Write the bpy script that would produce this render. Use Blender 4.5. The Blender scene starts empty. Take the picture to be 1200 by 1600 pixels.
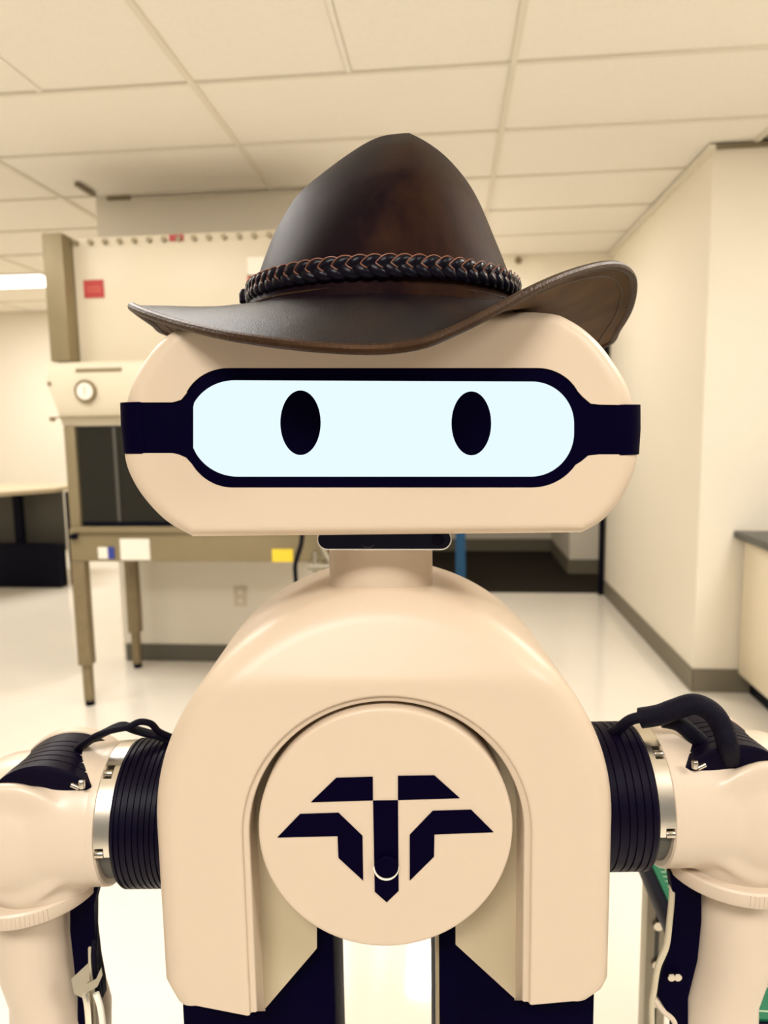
import bpy, bmesh, math, random
from mathutils import Vector, Matrix
random.seed(7)
C = bpy.context.scene.collection
sc = bpy.context.scene
PI = math.pi

# ------------------------------------------------------------------ camera
F = 1100.0                                   # focal length in pixels of the 1200x1600 frame
YAW, PIT, ROL = (math.radians(v) for v in (5.38, 7.1, 0.9))
CAMH = 1.43
def axes(yaw):
    f = Vector((-math.sin(yaw)*math.cos(PIT), math.cos(yaw)*math.cos(PIT), -math.sin(PIT)))
    r = Vector((math.cos(yaw), math.sin(yaw), 0)); d = f.cross(r)
    c, s = math.cos(ROL), math.sin(ROL)
    return c*r + s*d, -s*r + c*d, f
AW = axes(YAW); AR = axes(0.0)
cam = bpy.data.cameras.new('camera'); camo = bpy.data.objects.new('camera', cam); C.objects.link(camo)
r_, d_, f_ = AW
camo.matrix_world = Matrix(((r_.x, -d_.x, -f_.x, 0), (r_.y, -d_.y, -f_.y, 0), (r_.z, -d_.z, -f_.z, CAMH), (0, 0, 0, 1)))
cam.sensor_fit = 'HORIZONTAL'; cam.sensor_width = 36.0; cam.lens = F/1200*36
cam.clip_start = 0.02; cam.clip_end = 60
cam.dof.use_dof = True; cam.dof.focus_distance = 0.51; cam.dof.aperture_fstop = 9.5
sc.camera = camo
# ------------------------------------------------------------------ world, view, lights
w = bpy.data.worlds.new('world'); sc.world = w; w.use_nodes = True
w.node_tree.nodes['Background'].inputs[0].default_value = (1.0, 0.935, 0.835, 1)
w.node_tree.nodes['Background'].inputs[1].default_value = 0.16
sc.view_settings.view_transform = 'Standard'; sc.view_settings.look = 'None'
sc.view_settings.gamma = 1; sc.view_settings.use_curve_mapping = False
sc.view_settings.exposure = 0.68
def area(name, loc, sx, sy, power, col=(1, 0.965, 0.925)):
    l = bpy.data.lights.new(name, 'AREA'); l.shape = 'RECTANGLE'; l.size = sx; l.size_y = sy
    l.energy = power; l.color = col
    o = bpy.data.objects.new(name, l); o.location = loc; C.objects.link(o); return o
CEIL = 2.74
LAMPS = [(-2.20, 1.22, 1.59, 22), (1.46, 1.22, 1.59, 34), (-0.98, 1.22, -1.46, 40), (1.46, 1.22, -0.85, 30),
         (-4.64, 1.22, 5.86, 34), (-0.37, 0.61, 4.64, 13), (-3.42, 1.22, 2.20, 7)]      # x0, width, y0, watts of each troffer; first and last added for brim highlight and left fill

# ------------------------------------------------------------------ helpers
def L(px, py, d):      # a photo pixel's ray meets the plane at distance d in front of the camera, in the robot's frame
    v = (px-600)/F*AR[0] + (py-800)/F*AR[1] + AR[2]
    return v*(d/v.y)
def W(px, py, ax, val):  # the same ray, in the room, on the plane x / y / z = val
    v = (px-600)/F*AW[0] + (py-800)/F*AW[1] + AW[2]
    o = Vector((0, 0, CAMH))
    return o + v*((val-o[ax])/v[ax])
MR = Matrix.Translation((0, 0, CAMH)) @ Matrix.Rotation(YAW, 4, 'Z')      # robot frame -> room

def mat(name, col, rough=0.5, metal=0.0, spec=0.5, noise=0.0, nscale=20, bump=0.0, bscale=200, emit=None, estr=1.0, coat=0.0, sss=0.0, stretch=None, trans=0.0, tint=(1, 1, 1)):
    m = bpy.data.materials.new(name); m.use_nodes = True
    nt = m.node_tree; b = nt.nodes['Principled BSDF']
    b.inputs['Base Color'].default_value = (*col, 1); b.inputs['Roughness'].default_value = rough
    b.inputs['Metallic'].default_value = metal; b.inputs['Specular IOR Level'].default_value = spec
    b.inputs['Coat Weight'].default_value = coat; b.inputs['Coat Roughness'].default_value = 0.15
    b.inputs['Specular Tint'].default_value = (*tint, 1); b.inputs['Transmission Weight'].default_value = trans
    tc = nt.nodes.new('ShaderNodeTexCoord')
    src = tc.outputs['Object']
    if stretch:
        mp = nt.nodes.new('ShaderNodeMapping'); mp.inputs['Scale'].default_value = stretch
        nt.links.new(src, mp.inputs[0]); src = mp.outputs[0]
    if noise:
        n = nt.nodes.new('ShaderNodeTexNoise'); n.inputs['Scale'].default_value = nscale; n.inputs['Detail'].default_value = 6
        nt.links.new(src, n.inputs['Vector'])
        mx = nt.nodes.new('ShaderNodeMix'); mx.data_type = 'RGBA'
        mx.inputs[6].default_value = (*[max(0, c*(1-noise)) for c in col], 1)
        mx.inputs[7].default_value = (*[min(1, c*(1+noise)) for c in col], 1)
        nt.links.new(n.outputs['Fac'], mx.inputs[0]); nt.links.new(mx.outputs[2], b.inputs['Base Color'])
    if bump:
        n = nt.nodes.new('ShaderNodeTexNoise'); n.inputs['Scale'].default_value = bscale; n.inputs['Detail'].default_value = 4
        nt.links.new(src, n.inputs['Vector'])
        bp = nt.nodes.new('ShaderNodeBump'); bp.inputs['Strength'].default_value = bump; bp.inputs['Distance'].default_value = 0.001
        nt.links.new(n.outputs['Fac'], bp.inputs['Height']); nt.links.new(bp.outputs[0], b.inputs['Normal'])
    if emit:
        b.inputs['Emission Color'].default_value = (*emit, 1); b.inputs['Emission Strength'].default_value = estr
    return m
M = dict(
 shell=mat('cream_plastic', (0.595, 0.475, 0.352), 0.38, spec=0.35, noise=0.02, nscale=8),
 arm=mat('arm_plastic', (0.60, 0.490, 0.375), 0.35, spec=0.45, noise=0.02, nscale=8),
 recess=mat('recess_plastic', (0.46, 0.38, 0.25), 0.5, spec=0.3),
 black=mat('navy_black_plastic', (0.0010, 0.0002, 0.009), 0.55, spec=0.02),
 rubber=mat('ribbed_rubber', (0.0022, 0.0008, 0.008), 0.42, spec=0.10),
 emblem=mat('emblem_black', (0.0012, 0.0003, 0.009), 0.6, spec=0.02),
 gloss=mat('gloss_black', (0.002, 0.001, 0.010), 0.18, spec=0.3),
 screen=mat('lit_screen', (0, 0, 0), 0.5, spec=0.0, emit=(0.80, 0.955, 1.0), estr=0.635),
 silver=mat('brushed_silver', (0.78, 0.72, 0.62), 0.28, metal=1.0, noise=0.05, nscale=60),
 steel=mat('screw_steel', (0.55, 0.5, 0.42), 0.2, metal=1.0),
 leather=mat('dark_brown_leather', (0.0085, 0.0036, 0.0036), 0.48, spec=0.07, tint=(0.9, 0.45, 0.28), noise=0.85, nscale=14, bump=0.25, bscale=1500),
 brim=mat('satin_brim_leather', (0.0070, 0.0032, 0.0032), 0.30, spec=0.30, noise=0.7, nscale=20, bump=0.5, bscale=1500),
 leather_under=mat('brown_leather_underside', (0.070, 0.032, 0.012), 0.5, spec=0.12, noise=0.4, nscale=30, bump=0.5, bscale=700),
 leather_edge=mat('worn_leather_edge', (0.024, 0.012, 0.006), 0.38, spec=0.25, tint=(0.9, 0.5, 0.3), noise=0.6, nscale=60, bump=0.6, bscale=500),
 strand=mat('braid_leather', (0.003, 0.002, 0.006), 0.3, spec=0.12),
 tan=mat('tan_edge', (0.22, 0.085, 0.045), 0.5, spec=0.4),
 wall=mat('painted_wall', (0.86, 0.79, 0.66), 0.55, spec=0.25, noise=0.02, nscale=2, bump=0.05, bscale=300),
 tile=mat('ceiling_tile', (0.94, 0.885, 0.79), 0.9, spec=0.1, noise=0.05, nscale=90, bump=0.5, bscale=160),
 grid=mat('ceiling_grid_metal', (0.83, 0.77, 0.65), 0.6, spec=0.2),
 trimdark=mat('dark_trim', (0.20, 0.16, 0.09), 0.6),
 base=mat('vinyl_baseboard', (0.20, 0.175, 0.125), 0.5, spec=0.3),
 base2=mat('vinyl_baseboard_dark', (0.13, 0.12, 0.095), 0.5, spec=0.3),
 floor=mat('polished_floor', (0.86, 0.80, 0.70), 0.07, spec=0.6, noise=0.03, nscale=3),
 carpet=mat('charcoal_carpet', (0.033, 0.026, 0.020), 0.95, spec=0.05, noise=0.35, nscale=120, bump=0.6, bscale=300),
 bsc=mat('cabinet_enamel', (0.68, 0.595, 0.445), 0.4, spec=0.4, noise=0.03, nscale=3),
 khaki=mat('cabinet_stainless', (0.27, 0.215, 0.12), 0.45, metal=0.2, spec=0.4, noise=0.12, nscale=5),
 legm=mat('painted_leg_steel', (0.26, 0.20, 0.11), 0.45, metal=0.3, spec=0.4, noise=0.15, nscale=15),
 glassd=mat('tinted_glass', (0.02, 0.018, 0.012), 0.12, spec=0.5),
 inner=mat('cavity_steel', (0.075, 0.062, 0.035), 0.5, metal=0.2),
 red=mat('red_label', (0.42, 0.03, 0.025), 0.5), redl=mat('faded_red_label', (0.62, 0.16, 0.09), 0.5),
 white=mat('white_paper', (0.86, 0.80, 0.68), 0.6), greyp=mat('grey_print', (0.45, 0.38, 0.26), 0.6),
 blue=mat('blue_paint', (0.006, 0.075, 0.19), 0.4, spec=0.4), bluep=mat('blue_print', (0.03, 0.05, 0.28), 0.5),
 yellow=mat('yellow_label', (0.90, 0.66, 0.04), 0.5),
 dark=mat('dark_metal', (0.004, 0.004, 0.010), 0.5, spec=0.08), grey=mat('grey_panel', (0.075, 0.070, 0.055), 0.6),
 bench=mat('black_worktop', (0.015, 0.015, 0.016), 0.3, spec=0.5), cream=mat('cream_laminate', (0.80, 0.70, 0.52), 0.45),
 desktop=mat('beige_desktop', (0.50, 0.41, 0.27), 0.4),
 green=mat('green_mat', (0.006, 0.13, 0.06), 0.5, spec=0.3, noise=0.08, nscale=30), mline=mat('mat_line', (0.55, 0.62, 0.42), 0.6),
 alu=mat('aluminium_profile', (0.36, 0.32, 0.24), 0.4, metal=0.5, noise=0.05, nscale=50),
 lamp=mat('lamp_diffuser', (0.8, 0.8, 0.8), 0.6, emit=(1, 0.99, 0.95), estr=2.0),
 cable=mat('black_cable', (0.002, 0.0012, 0.007), 0.5, spec=0.1, bump=0.8, bscale=900),
 cabletan=mat('beige_cable', (0.50, 0.43, 0.30), 0.45),
)
def wear_and_lit_side(m, dark, brown, lo, hi, side):
    # scuffed leather: dark finish rubbed through to brown in patches; extra brown towards +x paints in the lit side
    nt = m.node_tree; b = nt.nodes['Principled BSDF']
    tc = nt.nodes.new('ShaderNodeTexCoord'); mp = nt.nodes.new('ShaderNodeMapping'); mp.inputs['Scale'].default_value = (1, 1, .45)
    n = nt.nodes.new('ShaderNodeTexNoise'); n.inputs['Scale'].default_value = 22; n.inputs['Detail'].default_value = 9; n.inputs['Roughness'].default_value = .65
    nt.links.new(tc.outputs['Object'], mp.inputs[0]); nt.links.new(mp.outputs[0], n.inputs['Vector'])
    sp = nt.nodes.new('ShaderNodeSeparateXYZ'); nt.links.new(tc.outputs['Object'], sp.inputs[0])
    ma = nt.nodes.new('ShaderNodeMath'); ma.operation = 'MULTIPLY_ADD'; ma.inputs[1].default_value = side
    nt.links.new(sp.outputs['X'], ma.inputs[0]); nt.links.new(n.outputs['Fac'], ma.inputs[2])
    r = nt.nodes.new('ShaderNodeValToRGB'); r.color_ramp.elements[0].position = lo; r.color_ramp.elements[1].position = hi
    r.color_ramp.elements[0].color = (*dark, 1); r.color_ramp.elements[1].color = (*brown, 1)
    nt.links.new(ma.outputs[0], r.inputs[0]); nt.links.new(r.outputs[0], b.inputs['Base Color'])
wear_and_lit_side(M['leather'], (.0028, .0010, .0036), (.034, .0145, .0060), .44, .86, 2.6)
wear_and_lit_side(M['brim'], (.0034, .0014, .0036), (.026, .012, .0060), .46, .90, 1.0)
wear_and_lit_side(M['leather_under'], (.030, .013, .006), (.105, .050, .018), .30, .75, .3)
def tag(o, label=None, cat=None, group=None, kind=None):
    if label: o['label'] = label
    if cat: o['category'] = cat
    if group: o['group'] = group
    if kind: o['kind'] = kind
    return o
def obj(name, bm, m, parent=None, frame=None, smooth=35, recalc=True):
    """link a bmesh as one object; verts are given in the room, or in `frame`"""
    if frame is not None: bmesh.ops.transform(bm, matrix=frame, verts=bm.verts)
    if recalc: bmesh.ops.recalc_face_normals(bm, faces=bm.faces)
    me = bpy.data.meshes.new(name)
    root = parent
    off = Matrix.Identity(4)
    if root is not None:
        while root.parent is not None: root = root.parent
        off = root['_m'] if False else ROOTM[root.name]
        bmesh.ops.transform(bm, matrix=off.inverted(), verts=bm.verts)
        loc = None
    else:
        xs = [v.co for v in bm.verts]
        loc = Vector(((min(v.x for v in xs)+max(v.x for v in xs))/2, (min(v.y for v in xs)+max(v.y for v in xs))/2, min(v.z for v in xs)))
        bmesh.ops.translate(bm, verts=bm.verts, vec=-loc)
    bm.to_mesh(me); bm.free()
    if smooth:
        me.polygons.foreach_set('use_smooth', [True]*len(me.polygons))
        me.set_sharp_from_angle(angle=math.radians(smooth))
    me.materials.append(m)
    o = bpy.data.objects.new(name, me); C.objects.link(o)
    if parent is not None: o.parent = parent
    else:
        o.location = loc; ROOTM[o.name] = Matrix.Translation(loc)
    return o
ROOTM = {}
def thing(name, loc, label, cat, group=None, rz=0):
    o = bpy.data.objects.new(name, None); C.objects.link(o); o.empty_display_size = 0.05
    o.location = loc; o.rotation_euler = (0, 0, rz)
    ROOTM[o.name] = Matrix.Translation(loc) @ Matrix.Rotation(rz, 4, 'Z')
    return tag(o, label, cat, group)
def struct(name, bm, m, parent=None, **k):
    o = obj(name, bm, m, parent, **k)
    if parent is None: o['kind'] = 'structure'
    return o
def bake(o):
    dg = bpy.context.evaluated_depsgraph_get(); dg.update()
    me = bpy.data.meshes.new_from_object(o.evaluated_get(dg))
    o.modifiers.clear(); o.data = me; return o
def box(x0, x1, y0, y1, z0, z1, bev=0.0, bm=None, seg=2):
    own = bmesh.new()
    bmesh.ops.create_cube(own, size=1)
    for v in own.verts: v.co = Vector((x0+(v.co.x+.5)*(x1-x0), y0+(v.co.y+.5)*(y1-y0), z0+(v.co.z+.5)*(z1-z0)))
    if bev: bmesh.ops.bevel(own, geom=own.edges[:], offset=bev, segments=seg, affect='EDGES', profile=0.5)
    return join(own, bm)
def join(own, bm):
    if bm is None: return own
    me = bpy.data.meshes.new('t'); own.to_mesh(me); own.free(); bm.from_mesh(me); bpy.data.meshes.remove(me); return bm
def cyl(c, axis, r, h, bm=None, n=48, r2=None, bev=0.0):
    """solid from c along axis, length h"""
    own = bmesh.new()
    bmesh.ops.create_cone(own, cap_ends=True, segments=n, radius1=r, radius2=r if r2 is None else r2, depth=h)
    if bev:
        es = [e for e in own.edges if abs(e.verts[0].co.z-e.verts[1].co.z) < 1e-6]
        bmesh.ops.bevel(own, geom=es, offset=bev, segments=3, affect='EDGES', profile=0.5)
    a = Vector(axis).normalized(); q = Vector((0, 0, 1)).rotation_difference(a).to_matrix().to_4x4()
    bmesh.ops.transform(own, matrix=Matrix.Translation(Vector(c)+a*h/2) @ q, verts=own.verts)
    return join(own, bm)
def lathe(c, axis, prof, bm=None, n=64, cap=True):
    """prof: list of (r, h) along the axis"""
    own = bmesh.new(); a = Vector(axis).normalized()
    q = Vector((0, 0, 1)).rotation_difference(a).to_matrix(); c = Vector(c); rings = []
    for r, h in prof:
        rings.append([own.verts.new(c + q @ Vector((r*math.cos(2*PI*i/n), r*math.sin(2*PI*i/n), h))) for i in range(n)])
    for a_, b_ in zip(rings, rings[1:]):
        for i in range(n): own.faces.new((a_[i], a_[(i+1) % n], b_[(i+1) % n], b_[i]))
    if cap: own.faces.new(rings[0]); own.faces.new(rings[-1])
    return join(own, bm)
def spline(pts, sub=8, closed=False):
    P = [Vector(p) for p in pts]; n = len(P); out = []
    rng = n if closed else n-1
    for i in range(rng):
        g = lambda k: P[k % n] if closed else P[max(0, min(n-1, k))]
        a, b, c, d = g(i-1), g(i), g(i+1), g(i+2)
        for s in range(sub):
            t = s/sub
            out.append(0.5*((2*b) + (c-a)*t + (2*a-5*b+4*c-d)*t*t + (3*b-a-3*c+d)*t**3))
    if not closed: out.append(P[-1].copy())
    return out
def tube(pts, r, bm=None, n=8, closed=False, flat=None, up=None):
    """r: radius or list; flat=(w,t) gives an oval section, `up` the section's wide direction per point"""
    own = bmesh.new(); rings = []; N = len(pts)
    prev = None
    for i, p in enumerate(pts):
        a = pts[(i-1) % N] if (closed or i > 0) else pts[i]; b = pts[(i+1) % N] if (closed or i < N-1) else pts[i]
        t = (b-a).normalized()
        if up is not None: u = up[i]
        elif prev is None: u = Vector((0, 0, 1)) if abs(t.z) < 0.9 else Vector((1, 0, 0))
        else: u = prev
        u = (u - t*u.dot(t)).normalized(); prev = u; v = t.cross(u)
        ru, rv = (flat if flat else ((r[i] if isinstance(r, list) else r),)*2)
        rings.append([own.verts.new(p + u*ru*math.cos(2*PI*k/n) + v*rv*math.sin(2*PI*k/n)) for k in range(n)])
    m_ = N if closed else N-1
    for i in range(m_):
        A, B = rings[i], rings[(i+1) % N]
        for k in range(n): own.faces.new((A[k], A[(k+1) % n], B[(k+1) % n], B[k]))
    if not closed: own.faces.new(rings[0]); own.faces.new(rings[-1])
    return join(own, bm)
def plate(loops, d0, d1, dz=None):
    """outline (and holes) in photo pixels on the plane at d0, extruded back to d1 (robot frame)"""
    own = bmesh.new(); es = []
    for lp in loops:
        vs = [own.verts.new(L(x, y, d0)) for x, y in lp]
        for i in range(len(vs)): es.append(own.edges.new((vs[i], vs[(i+1) % len(vs)])))
    bmesh.ops.triangle_fill(own, edges=es, use_beauty=True, use_dissolve=False)
    g = bmesh.ops.extrude_face_region(own, geom=own.faces[:])
    for v in g['geom']:
        if isinstance(v, bmesh.types.BMVert): v.co.y += d1-d0
    return own
def arc(cx, cy, rx, ry, a0, a1, n=24):
    return [(cx+rx*math.cos(math.radians(a0+(a1-a0)*i/n)), cy+ry*math.sin(math.radians(a0+(a1-a0)*i/n))) for i in range(n+1)]
def loft(rings, bm=None, closed=True, cap=True):
    own = bmesh.new(); R = [[own.verts.new(p) for p in r] for r in rings]
    for A, B in zip(R, R[1:]):
        n = len(A)
        for i in range(n if closed else n-1):
            f = (A[i], A[(i+1) % n], B[(i+1) % n], B[i])
            own.faces.new(f)
    if cap and closed: own.faces.new(R[0]); own.faces.new(R[-1])
    return join(own, bm)

# ================================================================== THE ROOM
floor = struct('floor', box(-7, -0.9, 5.9, 8.2, -0.05, 0.0, bm=box(-7, 3.2, -3.2, 5.9, -0.05, 0.0)), M['floor'])
cf = struct('floor_carpet', box(-0.9, 2.4, 5.9, 8.2, -0.05, 0.002), M['carpet'])
# ceiling: a slab above, one object per tile, and the hanging grid
ceiling = struct('ceiling', box(-6.0, 3.2, -3.2, 8.2, CEIL+0.03, CEIL+0.10), M['tile'])
GX = [-5.86, -4.64, -3.42, -2.20, -0.98, 0.24, 1.46, 2.68]
GY = [0.37+0.61*i-3.05 for i in range(19)]
def lampcell(x, y): return any(abs(x-lx) < .65 and lx-0.01 <= x < lx+lw-.01 and abs(y-ly) < .05 for lx, lw, ly, p in LAMPS)
tile_me = {}
def tile(x0, x1, y0, y1, sloped=True):
    key = (round(x1-x0, 3), round(y1-y0, 3))
    t = random.uniform(0, .0015)
    if key not in tile_me:
        b = box(-(x1-x0)/2+.011, (x1-x0)/2-.011, -(y1-y0)/2+.011, (y1-y0)/2-.011, 0.004, 0.02, bev=0.003, seg=1)
        me = bpy.data.meshes.new('ceiling_tile'); b.to_mesh(me); b.free(); me.materials.append(M['tile']); tile_me[key] = me
    o = bpy.data.objects.new('ceiling_tile', tile_me[key]); C.objects.link(o); o.parent = ceiling
    o.location = Vector(((x0+x1)/2, (y0+y1)/2, CEIL+t)) - ceiling.location
gridb = bmesh.new()
for i in range(len(GX)-1):
    for j in range(len(GY)-1):
        x0, x1, y0, y1 = GX[i], GX[i+1], GY[j], GY[j+1]
        if x1 > 1.9 and y1 > 3.75: continue
        if y0 < 1.5 and not (-.3 < y0 < 1.5 and -2.5 < x0 < 1.5): continue
        cells = [(x0, x1)]
        if abs(y0-2.20) < .05 and x0 < 0: cells = [(x0, (x0+x1)/2), ((x0+x1)/2, x1)]
        if x0 == -0.98 and 4.6 < y0 < 4.7: cells = [(x0, (x0+x1)/2), ((x0+x1)/2, x1)]
        for a, b in cells:
            if any(lx-.02 < (a+b)/2 < lx+lw+.02 and abs(y0-ly) < .08 for lx, lw, ly, p in LAMPS): continue
            tile(a, b, y0, y1)
rail_bm = []
for x in GX[:-1]:
    obj('grid_rail', box(x-.012, x+.012, -2.68, 8.1 if x < 1 else 3.72, CEIL-.004, CEIL+.012), M['grid'], ceiling, smooth=0)
for y in GY[5:]:
    obj('grid_rail', box(-5.9, 1.27 if y > 3.7 else 2.7, y-.008, y+.008, CEIL-.003, CEIL+.011), M['grid'], ceiling, smooth=0)
for (x, y0, y1) in ((-0.37, 2.20, 2.81), (-1.59, 2.20, 2.81), (-2.81, 2.20, 2.81), (-0.37, 4.64, 5.25)):
    obj('grid_rail', box(x-.009, x+.009, y0, y1, CEIL+.001, CEIL+.012), M['tile'], ceiling, smooth=0)

WY = 4.07; RX = 1.275; RY = 3.72; FY = 5.86
wb = struct('wall_back_left', box(-2.02, -0.50, WY, 4.25, 0, CEIL), M['wall'])
struct('wall_alcove_left', box(-0.68, -0.50, 4.25, FY, 0, CEIL), M['wall'])
# far wall with the wide opening onto the carpeted hall
b = box(-0.68, -0.30, FY, FY+.14, 0, CEIL); box(-0.30, RX, FY, FY+.14, 2.12, CEIL, bm=b)
struct('wall_far', b, M['wall'])
struct('wall_right', box(RX, 3.2, RY, FY+.14, 0, CEIL), M['wall'])
struct('wall_right_near', box(2.16, 3.2, 0.3, RY, 0, CEIL), M['wall'])
struct('wall_hall_back', box(-0.9, 1.15, 7.86, 8.0, 0, CEIL), M['wall'])
struct('wall_hall_right', box(1.12, 2.4, 6.66, 8.0, 0, CEIL), M['wall'])
struct('wall_hall_left', box(-0.9, -0.75, 6.0, 8.0, 0, CEIL), M['wall'])
struct('wall_far_left', box(-6.0, -1.9, 7.7, 7.9, 0, CEIL), M['wall'])
struct('wall_left', box(-6.1, -5.95, -1, 7.9, 0, CEIL), M['wall'])
struct('wall_room_divider', box(-2.02, -1.90, 4.25, 7.7, 0, CEIL), M['wall'])
T = .012
struct('baseboard_right', box(RX-T, RX, RY-T, FY, 0.001, .125, bev=.004, seg=1), M['base'])
struct('baseboard_right_return', box(RX, 1.56, RY-T, RY, 0.001, .125), M['base'])
struct('baseboard_back_left', box(-2.0, -0.50, WY-T, WY, 0.001, .105), M['base2'])
struct('baseboard_hall_back', box(-0.75, 1.12, 7.86-T, 7.86, 0.004, .14), M['base'])
b = box(1.12-T, 1.12, 6.66-T, 7.85, 0.004, .14); box(1.12, 2.3, 6.66-T, 6.66, 0.004, .14, bm=b)
struct('baseboard_hall_right', b, M['base'])
# wall-angle trims where the ceiling meets the walls
struct('trim_1', box(RX-.03, RX, RY-.03, FY, CEIL-.03, CEIL-.006), M['grid'])
struct('trim_2', box(RX, 2.16, RY-.03, RY, CEIL-.02, CEIL-.006), M['trimdark'])
struct('trim_3', box(-1.95, -0.5, WY-.025, WY, CEIL-.018, CEIL-.006), M['grid'])
struct('trim_4', box(-1.93, -1.80, WY-.05, WY-.026, CEIL-.022, CEIL-.004), M['trimdark'])
p = W(105, 304, 2, CEIL)
struct('trim_5', box(-1.99, -1.965, 3.78, 3.97, CEIL-.02, CEIL-.004), M['trimdark'])
# black frame of the far opening
b = box(RX-.055, RX-T-.001, FY-.03, FY-.002, 0.001, 2.12); box(-0.30, RX-.055, FY-.03, FY-.002, 2.06, 2.12, bm=b)
struct('door_1_frame', b, M['dark'])
# small sprinkler head on the far wall
p = W(810, 407, 1, FY)
o = obj('wall_sensor', lathe((p.x, FY, p.z), (0, -1, 0), [(.028, 0), (.028, .006), (.012, .012), (.010, .03), (.018, .032), (.018, .036)], n=20), M['legm'])
tag(o, 'small dark round sensor high on the far wall above the hall opening', 'sensor')
# ceiling lamps
for i, (x, wd, y, pw) in enumerate(LAMPS):
    lab = ['recessed ceiling lamp panel overhead between the viewer and the lab cabinet', 'recessed ceiling lamp panel overhead to the right of the robot',
           'recessed ceiling lamp panel behind the viewer on the left', 'recessed ceiling lamp panel behind the viewer on the right',
           'lit white ceiling lamp panel seen at the left edge beyond the lab cabinet', 'square lit ceiling lamp panel behind the hat crown, mirrored in the floor',
           'recessed ceiling lamp panel overhead to the left of the lab cabinet'][i]
    t = thing('ceiling_lamp', (x+wd/2, y+.305, CEIL), lab, 'lamp', 'recessed ceiling lamps')
    b = bmesh.new()
    for q in ((x+.014, x+wd-.014, y+.01, y+.04), (x+.014, x+wd-.014, y+.57, y+.6), (x+.014, x+.044, y+.04, y+.57), (x+wd-.044, x+wd-.014, y+.04, y+.57)):
        box(*q, CEIL-.002, CEIL+.02, bm=b)
    obj('frame', b, M['bsc'], t, smooth=0)
    obj('diffuser', box(x+.045, x+wd-.045, y+.041, y+.569, CEIL+.004, CEIL+.012), M['lamp'], t, smooth=0)
    area('ceiling_lamp_light', (x+wd/2, y+.305, CEIL-.012), wd-.1, .5, pw)

# ================================================================== LAB CABINET (left, against the back wall)
bx0, bx1, fy = -1.93, -0.60, 3.35
t = thing('biosafety_cabinet', ((bx0+bx1)/2, 3.7, 0), 'cream and stainless lab safety cabinet on steel legs against the left back wall', 'lab cabinet')
obj('side_column', box(-1.945, -1.845, 3.35, 3.95, 1.76, 2.365, bev=.006), M['khaki'], t)
up = obj('upper_panel', box(-1.843, bx1, 3.44, 3.95, 1.75, 2.36, bev=.006), M['bsc'], t)
for i in range(17):
    obj('bolt', cyl((-1.82+i*.0745, 3.439, 2.335), (0, -1, 0), .013, .014, n=10), M['khaki'], up)
b = bmesh.new()
zs = [(1.755, 3.36), (1.74, 3.345), (1.66, 3.325), (1.50, 3.34), (1.445, 3.37)]
R0 = [Vector((bx0-.03, 3.95, 1.755))]+[Vector((bx0-.03+(0.0 if z > 1.6 else .045), y, z)) for z, y in zs]+[Vector((bx0+.02, 3.95, 1.445))]
R1 = [Vector((bx1, v.y, v.z)) for v in R0]
cp = obj('canopy', loft([R0, R1]), M['bsc'], t, smooth=30)
obj('label_strip', box(-1.81, -1.58, 3.332, 3.341, 1.705, 1.722), M['khaki'], cp)
obj('trim_strip', box(-1.93, bx1, 3.325, 3.345, 1.485, 1.492), M['khaki'], cp)
for p_ in ((78, 655), (75, 600)):
    p = W(*p_, 1, 3.33); obj('screw', cyl((p.x+.01, 3.345, p.z), (0, -1, 0), .012, .02, n=12), M['legm'], cp)
p = W(133, 611, 1, 3.32)
g = obj('gauge_ring', lathe((p.x, 3.34, p.z), (0, -1, 0), [(.055, 0), (.056, .02), (.052, .028), (.042, .028), (.040, .022)], n=36), M['legm'], t)
obj('gauge_face', cyl((p.x, 3.335, p.z), (0, -1, 0), .043, .02, n=36), M['white'], g)
obj('needle', box(p.x-.003, p.x+.003, 3.3135, 3.3145, p.z-.02, p.z+.025), M['greyp'], g)
obj('side_post', box(bx0+.02, bx0+.075, 3.36, 3.95, 0.80, 1.445, bev=.004), M['khaki'], t)
obj('side_post', box(bx1-.055, bx1, 3.36, 3.95, 0.80, 1.445, bev=.004), M['khaki'], t)
obj('cavity_back', box(bx0+.075, bx1-.055, 3.90, 3.94, 0.80, 1.445), M['inner'], t)
obj('work_tray', box(bx0+.02, bx1, 3.34, 3.94, 0.765, 0.935, bev=.01), M['khaki'], t)
obj('tray_lip', box(bx0+.06, bx1-.01, 3.325, 3.339, 0.915, 0.945, bev=.003), M['khaki'], t)
wn = obj('sash_window', box(bx0+.085, bx1-.06, 3.372, 3.378, 0.947, 1.444), M['glassd'], t)
obj('sash_edge', box(bx0+.085, bx1-.06, 3.366, 3.371, 0.947, 0.965), M['dark'], wn)
obj('sash_edge', box(bx0+.27, bx0+.285, 3.366, 3.371, 0.966, 1.44), M['grey'], wn)
p = W(116, 838, 1, 3.33); obj('latch', cyl((p.x, 3.345, p.z), (0, -1, 0), .016, .03, n=14), M['dark'], t)
for (a, c_, m_, nm) in (((130, 438), (163, 465), 'red', 'warning_label'), ((386, 402), (415, 432), 'white', 'warning_label'), ((386, 430), (415, 470), 'redl', 'warning_label'), ((264, 367), (287, 376), 'red', 'small_label')):
    p, q = W(*a, 1, 3.437), W(*c_, 1, 3.437)
    o = obj(nm, box(p.x, q.x, 3.4365, 3.4395, q.z, p.z), M[m_], up)
    if nm == 'warning_label' and m_ == 'red':
        o['label'] = 'square red warning label'
        h = p.z-q.z
        for k in (.36, .55): obj('print_line', box(p.x+.015, q.x-.015, 3.4355, 3.4364, q.z+h*k, q.z+h*k+.005), M['redl'], o)
    if m_ == 'redl': o['label'] = 'faded red half of a hazard label'
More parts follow.
